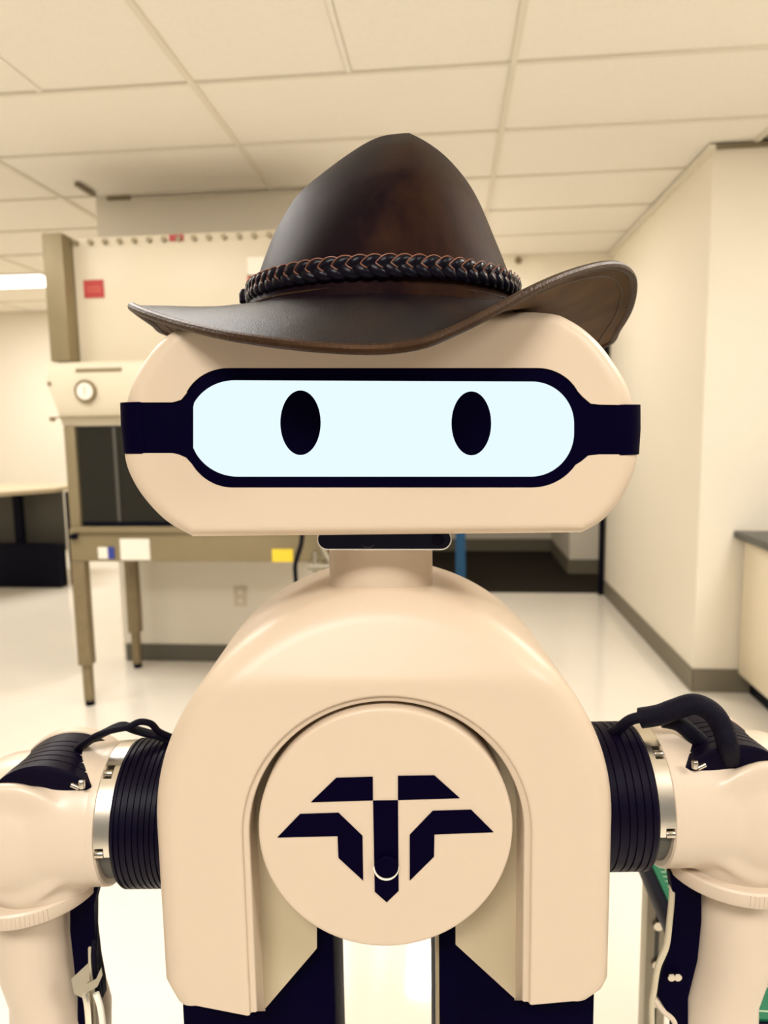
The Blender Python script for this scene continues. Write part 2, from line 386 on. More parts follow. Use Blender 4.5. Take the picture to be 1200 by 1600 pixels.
for (a, c_, m_, y_) in (((153, 855), (176, 873), 'white', 3.338), ((168, 855), (179, 873), 'bluep', 3.336), ((187, 842), (235, 875), 'white', 3.338), ((425, 858), (458, 878), 'yellow', 3.338)):
    p, q = W(*a, 1, y_), W(*c_, 1, y_)
    o = obj('tray_label', box(p.x, q.x, y_-.002, 3.3405, q.z, p.z), M[m_], t)
    o['label'] = {'white': 'white paper label', 'bluep': 'blue printed label', 'yellow': 'bright yellow label'}[m_]
for (lx, ly) in ((-1.905, 3.33), (-1.905, 3.90), (bx1-.02, 3.33), (bx1-.02, 3.90)):
    lg = obj('leg', box(lx-.005, lx+.062, ly+.01, ly+.07, 0.22, 0.765, bev=.003), M['legm'], t)
    obj('leg_extension', box(lx+.008, lx+.050, ly+.02, ly+.06, 0.025, 0.22, bev=.003), M['legm'], lg)
    obj('foot', cyl((lx+.03, ly+.04, 0.0), (0, 0, 1), .024, .026, n=20), M['dark'], lg)
    for z in (.25, .42, .60): obj('bolt', cyl((lx+.03, ly+.01, z), (0, -1, 0), .010, .006, n=10), M['khaki'], lg)
# gas cock and pipes at the right end of the cabinet
pb = obj('pipe', tube([Vector((-.63, 3.36, .98)), Vector((-.63, 3.34, .86)), Vector((-.60, 3.33, .80)), Vector((-.56, 3.33, .745))], .014, n=12), M['alu'], t)
b = cyl((-.69, 3.335, .745), (1, 0, 0), .016, .11, n=16); cyl((-.655, 3.335, .72), (0, 0, 1), .013, .10, bm=b, n=14); cyl((-.60, 3.335, .70), (1, .0, .8), .012, .09, bm=b, n=14)
obj('gas_cock', b, M['alu'], pb)
cpts = [W(472, 835, 1, 3.28), W(470, 852, 1, 3.28), W(464, 872, 1, 3.28), W(461, 890, 1, 3.28), W(465, 930, 1, 3.28), W(470, 980, 1, 3.28)]
cpts = [Vector((cpts[0].x+.02, 3.38, 1.05)), Vector((cpts[0].x, 3.30, 1.0))]+cpts
obj('power_cord', tube(spline(cpts, 6), .011, n=10), M['dark'], t)
# wall outlet
p = W(376, 932, 1, WY)
t = thing('wall_outlet', (p.x, WY, p.z-.06), 'pale power outlet plate low on the wall under the lab cabinet', 'outlet')
pl = obj('cover_plate', box(p.x-.04, p.x+.04, WY-.007, WY-.0005, p.z-.06, p.z+.06, bev=.003), M['bsc'], t)
for dz in (-.026, .026): obj('socket', cyl((p.x, WY-.006, p.z+dz), (0, -1, 0), .016, .003, n=20), M['grid'], t)

# ================================================================== DESK AND BOX (far left)
t = thing('bench_desk', (-3.95, 6.25, 0), 'beige-topped workbench with dark frame and grey panel at the far left', 'desk')
pa, pb_, = W(0, 779, 2, .90), W(86, 763, 2, .90)
top = bmesh.new()
P4 = [Vector((pa.x-.9, pa.y-.20, .90)), Vector((pb_.x, pb_.y, .90)), Vector((pb_.x, pb_.y+.55, .90)), Vector((pa.x-.9, pb_.y+.55, .90))]
obj('desk_top', loft([[v-Vector((0, 0, .035)) for v in P4], P4]), M['desktop'], t, smooth=0)
obj('modesty_panel', box(-4.6, pb_.x-.03, 6.22, 6.25, .30, .86), M['grey'], t)
for x in (-3.98, -4.75, -3.47): obj('leg', box(x-.03, x+.04, 6.10, 6.16, 0, .865), M['dark'], t)
o = obj('storage_crate', box(-4.5, -3.51, 5.96, 6.08, 0.0, .40, bev=.01), M['dark'])
tag(o, 'low black storage box on the floor in front of the far left workbench', 'storage box')

# ================================================================== RIGHT COUNTER
o = obj('worktop', box(1.45, 2.15, 1.9, RY-.002, .825, .862, bev=.004), M['bench'])
tag(o, 'black lab worktop on the cream cabinet at the right edge', 'worktop')
t = thing('base_cabinet', (1.83, 2.8, 0), 'cream lab base cabinet under the black worktop at the right edge', 'cabinet')
obj('body', box(1.51, 2.14, 1.95, RY-.016, .10, .824), M['cream'], t, smooth=0)
obj('toe_kick', box(1.56, 2.14, 1.95, RY-.016, .0, .10), M['dark'], t, smooth=0)
for y0 in (1.97, 2.55, 3.13): obj('door', box(1.492, 1.509, y0, y0+.56, .115, .81, bev=.004), M['cream'], t)

# ================================================================== BLUE POST IN THE HALL OPENING
p = W(717, 905, 2, 0)
t = thing('blue_post', (0.085, 5.80, 0), 'blue steel post standing at the hall opening behind the robot neck', 'post')
obj('post', box(0.046, 0.128, 5.77, 5.83, 0.012, 1.38, bev=.004), M['blue'], t)
obj('base_plate', box(-0.0, 0.17, 5.72, 5.85, 0.0005, .012, bev=.003), M['blue'], t)
obj('top_cap', box(0.042, 0.132, 5.766, 5.834, 1.38, 1.395, bev=.003), M['dark'], t)

# ================================================================== WORK TABLE (lower right) AND CUTTING MAT
TZ = .80; tx0, tx1, ty0, ty1 = .270, 1.25, .69, 1.05
t = thing('work_table', ((tx0+tx1)/2, .9, 0), 'black-edged work table on aluminium profile legs behind the right robot arm', 'table')
obj('table_top', box(tx0, tx1, ty0, ty1, TZ-.025, TZ, bev=.006), M['dark'], t)
for (lx, ly) in ((tx0+.006, ty1-.10), (tx0+.002, ty0+.012), (tx1-.06, ty1-.10), (tx1-.06, ty0+.012)):
    b = box(lx, lx+.03, ly, ly+.03, 0.0, TZ-.0255, bev=.003)
    lg = obj('leg', b, M['alu'], t)
    obj('slot', box(lx+.012, lx+.018, ly-.0004, ly+.001, 0.02, TZ-.03), M['grey'], lg)
    if ly > ty0+.1 and lx < .5:
        for z in (.72, .66, .60, .54): obj('bolt', cyl((lx+.015, ly-.0006, z), (0, -1, 0), .0065, .005, n=14), M['steel'], lg)
obj('rail', box(tx0+.032, tx1-.062, ty1-.10, ty1-.07, TZ-.07, TZ-.028), M['alu'], t)
t = thing('cutting_mat', (.75, .87, TZ), 'green gridded cutting mat lying on the work table at lower right', 'cutting mat')
obj('mat_sheet', box(tx0+.014, 1.15, ty0+.012, ty1-.012, TZ+.0003, TZ+.003), M['green'], t, smooth=0)
b = bmesh.new()
for i in range(16): x = tx0+.03+i*.05; box(x-.0006, x+.0006, ty0+.02, ty1-.02, TZ+.003, TZ+.0034, bm=b)
for j in range(7): y = ty0+.022+j*.05; box(tx0+.022, 1.14, y-.0006, y+.0006, TZ+.003, TZ+.0034, bm=b)
for i in range(9):
    x = tx0+.04+i*.10; q = .0009
    if x+.17 > 1.14: break
    for z0 in (TZ+.0031,): loft([[Vector((x-q, ty0+.02, z0)), Vector((x+q, ty0+.02, z0)), Vector((x+.17+q, ty0+.32, z0)), Vector((x+.17-q, ty0+.32, z0))], [Vector((x-q, ty0+.02, z0+.0004)), Vector((x+q, ty0+.02, z0+.0004)), Vector((x+.17+q, ty0+.32, z0+.0004)), Vector((x+.17-q, ty0+.32, z0+.0004))]], bm=b)
obj('grid_lines', b, M['mline'], t, smooth=0)
b = bmesh.new()
for j in range(30): y = ty0+.025+j*.01; box(tx0+.022, tx0+.028, y-.0006, y+.0006, TZ+.003, TZ+.0034, bm=b)
tag(obj('ruler_marks', b, M['mline'], t, smooth=0), kind='stuff')

# ================================================================== THE ROBOT
RB = thing('robot', MR @ Vector((0, .60, -CAMH)), 'cream humanoid robot with a lit screen face, round chest emblem and two black-jointed arms', 'robot', rz=YAW)
rob = lambda n, b, m, p=None, **k: obj(n, b, m, p or RB, frame=MR, **k)
# ---- head shell
px_out = [(305, 837), (262, 812), (226, 774), (204, 735), (196.5, 700), (196.5, 670), (199, 640), (208, 605), (226, 570), (252, 536), (290, 510), (350, 494),
          (450, 491), (600, 490), (740, 489), (848, 490), (890, 503), (928, 532), (958, 570), (978, 605), (988, 640), (993, 672), (993, 705), (986, 740), (966, 780), (938, 812), (905, 831)]
DH = .500
core = [Vector((v.x, 0, v.z)) for v in (L(x, y, DH+.018) for x, y in px_out)]
up_ = spline(core, 6)                # open at the bottom run
N = len(up_)
for i in range(1, 24):
    up_.append(core[-1].lerp(core[0], i/24))
cx = sum(v.x for v in up_)/len(up_); cz = sum(v.z for v in up_)/len(up_)
def normals(pl):
    n = len(pl); out = []
    for i in range(n):
        t_ = (pl[(i+1) % n]-pl[(i-1) % n]).normalized(); nn = Vector((t_.z, 0, -t_.x))
        if nn.dot(pl[i]-Vector((cx, 0, cz))) < 0: nn = -nn
        out.append(nn)
    return out
nn = normals(up_)
for _ in range(9): nn = [(nn[i-1]+nn[i]*2+nn[(i+1) % len(nn)]).normalized() for i in range(len(nn))]
def ring(rx, rz, y): return [v - Vector((n.x*rx, -y, n.z*rz)) for v, n in zip(up_, nn)]
rings = []
for k in range(9):
    a = k/8*PI/2
    rings.append(ring(.017*(1-math.sin(a)), .009*(1-math.sin(a)), DH+.018*(1-math.cos(a))))
rings.insert(0, ring(.0185, .0105, DH))
rings.insert(0, ring(.024, .014, DH))
for k in range(0, 7):
    a = k/6*PI/2
    rings.append(ring(.03*(1-math.cos(a)), .02*(1-math.cos(a)), .655+.03*math.sin(a)))
head = rob('head_shell', loft(rings), M['shell'], smooth=50)
# visor outline in pixels (bezel with the two straps)
BZ = []
BZ += [(211, 628), (262, 628), (276, 624), (286, 612)]
BZ += arc(352, 640, 74, 67, 205, 270, 14)
BZ += arc(845, 641, 72, 68, 270, 333, 14)
BZ += [(917, 619), (930, 630), (944, 631.5), (980, 632), (980, 711), (944, 711), (926, 713), (915, 722)]
BZ += arc(836, 682, 84, 82, 34, 90, 14)
BZ += arc(358, 678, 78, 86, 90, 146, 14)
BZ += [(284, 716), (272, 711), (262, 709), (211, 709)]
# groove in the shell for the visor
cut = obj('cut', plate([BZ], DH-.01, DH+.0045), M['shell'], None, frame=MR, smooth=0)
md = head.modifiers.new('b', 'BOOLEAN'); md.object = cut; md.solver = 'EXACT'; md.operation = 'DIFFERENCE'
bake(head); bpy.data.objects.remove(cut)
head.data.polygons.foreach_set('use_smooth', [True]*len(head.data.polygons)); head.data.set_sharp_from_angle(angle=math.radians(38))
# screen opening
SC_ = [(300.5, 640), (300.5, 700)]
def screen_loop(g=0):
    s = []
    s += [(301-g, 636)] + arc(366, 660, 72+g, 66+g, 208, 270, 12) + arc(832, 662, 66+g, 66+g, 270, 360, 22) + arc(830, 676, 68+g, 69+g, 0, 90, 22) + arc(371, 672, 76+g, 73+g, 90, 150, 12) + [(301-g, 700)]
    return s
bez = rob('visor_bezel', plate([BZ, screen_loop()], DH+.0012, DH+.0043), M['black'], smooth=30)
# the straps carry on round both sides of the head
def wrap(xs, side):
    # plan section of the head at strap height
    pts = []
    e = L(196 if side < 0 else 994, 670, DH+.018).x
    e += side*.0016
    for k in range(10):
        a = k/9*PI/2
        pts.append((e - side*.0186*(1-math.sin(a)), DH-.0004+.0186*(1-math.cos(a))))
    pts += [(e, .56), (e, .62), (e-side*.004, .66)]
    zt, zb = L(215 if side < 0 else 985, 628 if side < 0 else 632, DH).z, L(215 if side < 0 else 985, 709 if side < 0 else 711, DH).z
    r0 = []
    for (x, y) in pts:
        zc = (zt+zb)/2; hh = (zt-zb)/2
        r0.append([Vector((x, y, zc+hh)), Vector((x+side*.0006, y, zc)), Vector((x, y, zc-hh)), Vector((x-side*.004, y+.002, zc-hh)), Vector((x-side*.004, y+.002, zc+hh))])
    return loft(r0)
for s in (-1, 1): rob('visor_strap', wrap(None, s), M['black'], smooth=40)
scr = rob('face_screen', plate([screen_loop(3)], DH+.0030, DH+.0042), M['screen'], smooth=0)
rob('eye', plate([arc(469.5, 660.5, 31.5, 50.5, 0, 350, 47)], DH+.0024, DH+.0029), M['black'], scr, smooth=0)
rob('eye', plate([arc(736.5, 661.5, 31, 50, 0, 350, 47)], DH+.0024, DH+.0029), M['black'], scr, smooth=0)
tag(scr, 'glowing pale blue-white screen')
# camera bar under the chin
def pill(x0, x1, y0, y1, n=12):
    r = (y1-y0)/2; cy = (y0+y1)/2
    return arc(x1-r, cy, r, r, -90, 90, n)+arc(x0+r, cy, r, r, 90, 270, n)
cb = rob('chin_camera', plate([pill(495, 706, 826, 859.5)], .5225, .545), M['white'], smooth=40)
rob('camera_front', plate([pill(497, 704, 828, 857.5)], .5217, .5224), M['gloss'], cb, smooth=0)
for x, r in ((684, 10), (575, 12)):
    c_ = L(x, 844.5, .5215); k_ = .545/F
    rob('lens', lathe(c_, (0, -1, 0), [(r*k_, -.001), (r*k_, .0006), (r*k_*.75, .0008), (r*k_*.7, .0002)], n=28), M['gloss' if x < 600 else 'rubber'], cb)
# neck
nc = L(595.5, 900, .585); nr = 80.5*.585*1.02/F
zt = L(600, 850, .585).z; zb = L(600, 930, .60).z
rob('neck', lathe((nc.x, .588, zb-.02), (0, 0, 1), [(nr, 0), (nr, .01), (nr, zt-zb+.055)], n=64), M['shell'])
# ribbed collar at the neck's foot
b = bmesh.new()
for i in range(60):
    a = PI + PI*i/59
    c_ = Vector((nc.x+math.cos(a)*(nr+.002), .588+math.sin(a)*(nr+.002), zb-.012))
    cyl(c_, (0, 0, 1), .0009, .0125, bm=b, n=6)
tag(rob('collar_ribs', b, M['shell']), kind='stuff')

RP = .533
# ---- torso shell: swept section along a U-shaped arch
XO = L(600, 1285, .515); Rm = .1775; CZ = -.3055; X0 = L(600.5, 1285, .515).x
Ri_c = L(604.5, 1306, DH); Ri = L(830, 1306, DH).x - Ri_c.x
n_arc = 64
def u_path(cx_, cz_, R, zl, zr, xl=None, xr=None, ns=10):
    pts = []
    for i in range(ns): pts.append(Vector((cx_-R, 0, zl+(cz_-zl)*i/ns)))
    for i in range(n_arc+1):
        a = PI - PI*i/n_arc; pts.append(Vector((cx_+R*math.cos(a), 0, cz_+R*math.sin(a))))
    for i in range(1, ns+1): pts.append(Vector((cx_+R, 0, cz_+(zr-cz_)*i/ns)))
    return pts
zoL = L(258, 1522, .515).z; zoR = L(948, 1520, .515).z; ziL = L(385, 1587, DH).z; ziR = L(834, 1570, DH).z
O = u_path(X0, CZ, Rm, zoL, zoR); I = u_path(Ri_c.x, Ri_c.z, Ri, ziL+.012, ziR+.012)
cL = L(276, 1553, .515); cR = L(925, 1545, .515)
O = [Vector((cL.x, 0, cL.z)), Vector((X0-Rm+.003, 0, zoL-.007))] + O + [Vector((X0+Rm-.003, 0, zoR-.007)), Vector((cR.x, 0, cR.z))]
I = [Vector((I[0].x, 0, ziL)), Vector((I[0].x, 0, ziL+.006))] + I + [Vector((I[-1].x, 0, ziR+.006)), Vector((I[-1].x, 0, ziR))]
NT = len(O)
ZC = L(600, 1066, DH).z
def slope(z):
    s = z-ZC; k = .004
    s = 0 if s < -k else (s if s > k else (s+k)**2/(4*k))
    return s*.47
rows = []
def norm2(pl, i):
    t_ = (pl[min(i+1, NT-1)]-pl[max(i-1, 0)]).normalized(); return Vector((-t_.z, 0, t_.x))
rowdef = [('o', .03, .690, 0), ('o', .012, .684, 0), ('o', .003, .672, 0), ('o', 0, .66, 0), ('o', 0, .62, .2), ('o', 0, .57, .6), ('o', 0, .53, 1)]
for k in range(1, 9):
    a = k/8*PI/2; rowdef.append(('o', .0195*(1-math.cos(a)), DH+.0195*(1-math.sin(a))+.0, 1))
flat_n = 30
mesh_rows = []
def flip(i):  # inward direction (towards the arch's middle)
    n = norm2(O, i); c_ = Vector((X0, 0, min(CZ, O[i].z)))
    return n if n.dot(c_-O[i]) > 0 else -n
def flipI(i):
    n = norm2(I, i); c_ = Vector((Ri_c.x, 0, min(Ri_c.z, I[i].z)))
    return n if n.dot(c_-I[i]) > 0 else -n
inO = [flip(i) for i in range(NT)]; inI = [flipI(i) for i in range(NT)]
inO[0] = inO[1] = inO[2]; inO[-1] = inO[-2] = inO[-3]; inI[0] = inI[1] = inI[2]; inI[-1] = inI[-2] = inI[-3]
def mk(p, y, wgt=1): return Vector((p.x, y+slope(p.z)*wgt, p.z))
for kind, off, y, wg in rowdef: mesh_rows.append([mk(O[i]+inO[i]*off, y, wg) for i in range(NT)])
for k in range(1, flat_n+1):
    t_ = k/flat_n
    mesh_rows.append([mk((O[i]+inO[i]*.0195).lerp(I[i]-inI[i]*.0022, t_), DH) for i in range(NT)])
for off, y in ((-.0008, DH+.0004), (-.0003, DH+.0014), (.0, DH+.0030), (.0012, DH+.0032), (.0036, DH+.0032), (.0044, DH+.0038), (.0048, DH+.005), (.0048, DH+.0085), (.0048, RP+.0035)):
    mesh_rows.append([mk(I[i]+inI[i]*off, y) for i in range(NT)])
for r in mesh_rows[-2:]:
    for i, px, py in ((0, 399, 1580), (NT-1, 821, 1563)): r[i].z = L(px, py, r[i].y).z
own = bmesh.new(); R_ = [[own.verts.new(p) for p in r] for r in mesh_rows]
for A, B in zip(R_, R_[1:]):
    for i in range(NT-1): own.faces.new((A[i], A[i+1], B[i+1], B[i]))
torso = rob('torso_shell', own, M['shell'], smooth=60)
md = torso.modifiers.new('s', 'SOLIDIFY'); md.thickness = .002; md.offset = -1; bake(torso)
torso.data.polygons.foreach_set('use_smooth', [True]*len(torso.data.polygons)); torso.data.set_sharp_from_angle(angle=math.radians(50))
# back plate closing the shell
bp = [Vector((p.x+n.x*.012, 0, p.z+n.z*.012)) for p, n in zip(O, inO)]
own = bmesh.new(); v0 = [own.verts.new(Vector((p.x, .672, p.z))) for p in bp]; v1 = [own.verts.new(Vector((p.x, .682, p.z))) for p in bp]
own.faces.new(v0); own.faces.new(v1)
for i in range(NT): own.faces.new((v0[i], v0[(i+1) % NT], v1[(i+1) % NT], v1[i]))
rob('back_plate', own, M['shell'])
# recessed panel behind the disc
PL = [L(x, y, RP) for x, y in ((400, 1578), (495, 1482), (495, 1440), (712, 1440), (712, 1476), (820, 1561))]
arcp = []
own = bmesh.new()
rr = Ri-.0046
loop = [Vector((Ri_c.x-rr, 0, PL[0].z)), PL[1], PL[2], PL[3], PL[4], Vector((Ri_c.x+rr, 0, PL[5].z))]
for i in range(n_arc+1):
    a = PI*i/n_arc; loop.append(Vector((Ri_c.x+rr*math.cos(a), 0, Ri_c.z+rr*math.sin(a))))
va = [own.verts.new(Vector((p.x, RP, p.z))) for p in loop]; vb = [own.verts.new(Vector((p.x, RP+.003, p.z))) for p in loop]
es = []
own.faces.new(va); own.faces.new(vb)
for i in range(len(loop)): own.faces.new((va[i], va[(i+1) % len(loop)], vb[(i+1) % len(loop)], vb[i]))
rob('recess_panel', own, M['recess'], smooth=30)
# chest disc
dt, dbm = L(603, 1104, DH-.002), L(603, 1483, DH-.002)
dr = (dt.z-dbm.z)/2; dcx = L(602.5, 1293, DH-.002).x; dcz = (dt.z+dbm.z)/2; dr = (dr + (L(799, 1293, DH-.002).x-L(405.5, 1293, DH-.002).x)/2)/2
DD = DH-.002
disc = rob('chest_disc', lathe((dcx, .5265, dcz), (0, -1, 0), [(dr-.02, -.006), (dr-.001, -.006), (dr, -.005), (dr, .0255), (dr-.0004, .0272), (dr-.0012, .0281), (dr-.002, .0285), (dr-.004, .0285)], n=128), M['shell'], smooth=45)
cr = lambda l: [(380+x/2.667, 1080+y/2.667) for x, y in l]
em = [[(283, 463), (388, 362), (540, 358), (541, 455)], [(645, 354), (797, 352), (902, 446), (645, 454)],
      [(143, 610), (237, 513), (397, 508), (497, 604), (500, 790), (397, 695), (393, 604)],
      [(1043, 588), (950, 495), (790, 500), (694, 600), (694, 790), (795, 690), (797, 597)],
      [(541, 457), (645, 456), (648, 832), (598, 880), (548, 836)]]
for e in em: rob('emblem_piece', plate([cr(e)], DD-.0007, DD+.0002), M['emblem'], disc, smooth=0)
c_ = L(603.7, 1355, DD-.001); k_ = .536/F
rob('button_rim', plate([arc(603.5, 1355, 20.5, 21, 5, 175, 24)+arc(603.5, 1352.5, 18.5, 19.5, 172, 8, 24)], DD-.0022, DD-.0004), M['white'], disc)
rob('button', lathe((c_.x+.0002, DD-.0006, c_.z+.0016), (0, -1, 0), [(18.2*k_, 0), (18.2*k_, .0030), (16.5*k_, .0038), (8*k_, .0042)], n=40), M['emblem'], disc)
# leg columns
for (xa, xb, s) in ((284, 521, -1), (684, 929, 1)):
    p, q = L(xa, 1590, .545), L(xb, 1590, .545)
    if s < 0: q = L(521, 1480, .545); p = L(285, 1590, .545)
    else: p = L(686, 1480, .545); q = L(929, 1590, .545)
    lg = rob('leg_column', box(p.x, q.x, .545, .66, -CAMH+.06, L(500, 1440, .545).z, bev=.003), M['black'])
    if s > 0: rob('edge_strip', box(p.x-.0024, p.x, .546, .56, -CAMH+.06, L(500, 1440, .545).z-.001), M['khaki'], lg)
rob('base_plate', box(-.22, .22, .50, .82, -CAMH+.0005, -CAMH+.06, bev=.01), M['black'])
# chest mount between the columns, hidden behind the disc
rob('disc_mount', cyl((dcx, .5405, dcz), (0, 1, 0), .05, .11, n=40), M['black'])

# ---- arms
def arm(s):
    fx = lambda px: px if s < 0 else 1200-px
    AX, AZ = .576, L(600, 1265 if s < 0 else 1243, .576).z
    if s < 0: AZ = (L(600, 1147, .576).z*0 + -.330)
    else: AZ = -.330+.0085
    r = .0605
    xe = abs(L(165 if s < 0 else 1034, 1265, .516).x); xi = .168
    X = lambda v: s*v
    prof = []
    span = xe-xi
    for k in range(0, 25):
        h = span*k/24; rr = r
        if 6 < k < 23 and k % 3 == 0: rr = r-.0012
        prof.append((rr, h))
    prof = []
    grooves = [.30, .38, .46, .55, .64, .74, .84, .92] if s < 0 else [.28, .45, .58, .72, .86]
    last = 0
    prof.append((r-.002, 0)); prof.append((r, .002))
    for g in grooves:
        h = span*g
        prof += [(r, h-.0006), (r-.0011, h-.0002), (r-.0011, h+.0006), (r, h+.001)]
    prof += [(r, span-.002), (r-.0015, span), (r-.004, span+.0003)]
    dr_ = rob('shoulder_joint', lathe((X(xi), AX, AZ), (s, 0, 0), prof, n=96), M['rubber'])
    tag(dr_, 'ribbed black shoulder joint')
    # silver clamp ring: sectors with gaps for the screws
    rs = r-.0012
    lr = rob('clamp_core', lathe((X(xe), AX, AZ), (s, 0, 0), [(rs-.007, 0), (rs-.007, .020)], n=64), M['grey'])
    def sector(a0, a1, h0, h1, ro, ri):
        rg = []; n = max(4, int((a1-a0)/4))
        for i in range(n+1):
            a = math.radians(a0+(a1-a0)*i/n); c, s2 = math.cos(a), math.sin(a)
            rg.append([Vector((X(xe+h), AX-q*c, AZ+q*s2)) for h, q in ((h0, ri), (h0, ro), (h1, ro), (h1, ri))])
        return loft(rg)
    gaps = (-4, 60) if s < 0 else (-3, 61)
    b = sector(gaps[0]-1, 250, 0, .0045, rs, rs-.004)
    obj_ = rob('clamp_ring', b, M['silver'], smooth=40)
    b = sector(gaps[0]+6, gaps[1]-6, .0045, .0125, rs-.0004, rs-.005); sector(gaps[1]+6, 120, .0045, .0125, rs-.0004, rs-.005, ) if False else None
    rob('clamp_segment', b, M['silver'], obj_, smooth=40)
    rob('clamp_segment', sector(gaps[1]+6, 160, .0045, .0125, rs-.0004, rs-.005), M['silver'], obj_, smooth=40)
    for g in gaps:
        a = math.radians(g); c, s2 = math.cos(a), math.sin(a)
        for dh in (0,):
            b = cyl((X(xe+.005), AX-(rs-.003)*c, AZ+(rs-.003)*s2), (s, 0, 0), .0032, .0075, n=16, bev=.0008)
            rob('screw', b, M['steel'], obj_)
    # elbow housing: cylinders melted into one smooth body
    hx = .304; hy = .577
    b = bmesh.new()
    cyl((X(xe+.0125), AX, AZ), (s, 0, 0), .0585, .05, bm=b, n=64)
    cyl((X(xe+.03), AX+.002, AZ-.002), (s, 0, 0), .055, hx-xe, bm=b, n=64, r2=.052)
    cyl((X(hx), .524, AZ), (0, 1, 0), .052, .010, bm=b, n=64)
    bmesh.ops.create_uvsphere(b, u_segments=48, v_segments=32, radius=1.0, matrix=Matrix.Translation((X(hx+.004), .566, AZ-.004)) @ Matrix.Diagonal((.066, .052, .060, 1)))
    cyl((X(hx-.004), .574, AZ-.0625), (0, 0, 1), .047, .06, bm=b, n=64)
    hs = rob('elbow_housing', b, M['arm'], smooth=0)
    m1 = hs.modifiers.new('r', 'REMESH'); m1.mode = 'VOXEL'; m1.voxel_size = .0024
    m2 = hs.modifiers.new('s', 'SMOOTH'); m2.iterations = 26; m2.factor = .6
    bake(hs); hs.data.polygons.foreach_set('use_smooth', [True]*len(hs.data.polygons))
    hs.data.materials.clear(); hs.data.materials.append(M['arm'])
    # rim where the housing meets the clamp
    rob('housing_rim', lathe((X(xe+.0125), AX, AZ), (s, 0, 0), [(.050, 0), (.0565, 0), (.0582, .0012), (.0586, .004), (.0575, .012), (.050, .014)], n=80, cap=False), M['arm'])
    # ribbed rear joint, axis to the back
    r2 = .0535; pr = [(r2-.004, 0), (r2, .002)]
    for k in range(5):
        h = .012+k*.0085; pr += [(r2, h-.0006), (r2-.0011, h-.0002), (r2-.0011, h+.0006), (r2, h+.001)]
    pr += [(r2, .064), (r2-.002, .066)]
    rj = rob('elbow_joint', lathe((X(hx-.024), .535, AZ+.0085), (0, 1, 0), pr, n=96), M['rubber'])
    tag(rj, 'ribbed black elbow joint')
    rob('rear_rim', lathe((X(hx-.024), .598, AZ+.0085), (0, 1, 0), [(r2-.001, 0), (r2+.0012, .001), (r2+.0012, .010), (r2-.004, .012)], n=80), M['arm'])
    b = cyl((X(hx-.060), .530, AZ+.046), (0, 0, 1), .0026, .0065, n=14, bev=.0008)
    cyl((X(hx-.056), .534, AZ+.044), (s, 0, .5), .002, .007, bm=b, n=12)
    rob('screw', b, M['steel'])
    # flange and forearm
    fz = AZ-.0685 ; fy = .578; fr = .0600; fxx = hx-.002 if s > 0 else hx+.010
    fl = rob('elbow_flange', lathe((X(fxx), fy, fz), (0, 0, 1), [(fr-.004, -.001), (fr-.001, 0), (fr, .0015), (fr, .0115), (fr-.0015, .013), (fr-.006, .0135)], n=96), M['arm'])
    b = bmesh.new()
    for i in range(9 if s > 0 else 16):
        a = math.radians(-90 + (-34 if s > 0 else -8)*s*0 + (i-4)*3.2)
        cyl((X(fxx)+math.cos(a)*fr, fy+math.sin(a)*fr, fz+.0015), (0, 0, 1), .0005, .010, bm=b, n=5)
    tag(rob('grip_ribs', b, M['arm'], fl), kind='stuff')
    # forearm body: white shell, lofted
    def fore(cpx, y, rpx, n=48, dd=.580, sq=1.0):
        c = L(cpx if s > 0 else 1200-cpx, y, dd); r_m = rpx*(dd*.99-c.z*.124)/F
        zz = c.z
        return [Vector((c.x+r_m*math.cos(2*PI*k/n), dd+r_m*sq*math.sin(2*PI*k/n), zz)) for k in range(n)]
    y_ = 1372 if s > 0 else 1402
    b = loft([fore(1143, y_, 50), fore(1143, y_+4, 54), fore(1143, y_+12, 55.5), fore(1143, 1440, 56), fore(1141, 1480, 57), fore(1138, 1505, 57.5), fore(1130, 1530, 56.5), fore(1122, 1550, 57), fore(1118, 1575, 60), fore(1116, 1610, 62), fore(1112, 1700, 62), fore(1112, 1760, 50), fore(1112, 1780, 20)])
    rob('forearm_shell', b, M['arm'], smooth=60)
    # black inner panel
    pp = [(1046, 1362), (1052, 1400), (1051, 1440), (1045, 1485), (1030, 1535), (1028, 1558), (1040, 1578), (1052, 1592), (1052, 1640), (1075, 1640), (1075, 1560), (1090, 1500), (1096, 1440), (1096, 1385)]
    if s < 0: pp = [(1046, 1385)]+[(1060-(1060-x)*.85+(6 if y > 1500 else 0), y+(14 if y < 1500 else 0)) for x, y in pp[1:]]
    if s < 0: pp = [(1200-x, y) for x, y in pp]
    b = plate([pp], .5635, .572)
    pn = rob('inner_panel', b, M['black'], smooth=30)
    if s > 0:
        c_ = L(1047, 1523, .5632); b = cyl(c_, (0, -1, 0), .0036, .004, n=16, bev=.0006); cyl(c_+Vector((.0056, 0, 0)), (0, -1, 0), .0036, .004, bm=b, n=16, bev=.0006)
        rob('screw', b, M['steel'], pn)
    return AZ, fz, xe
AZ, fz, xe = arm(-1)
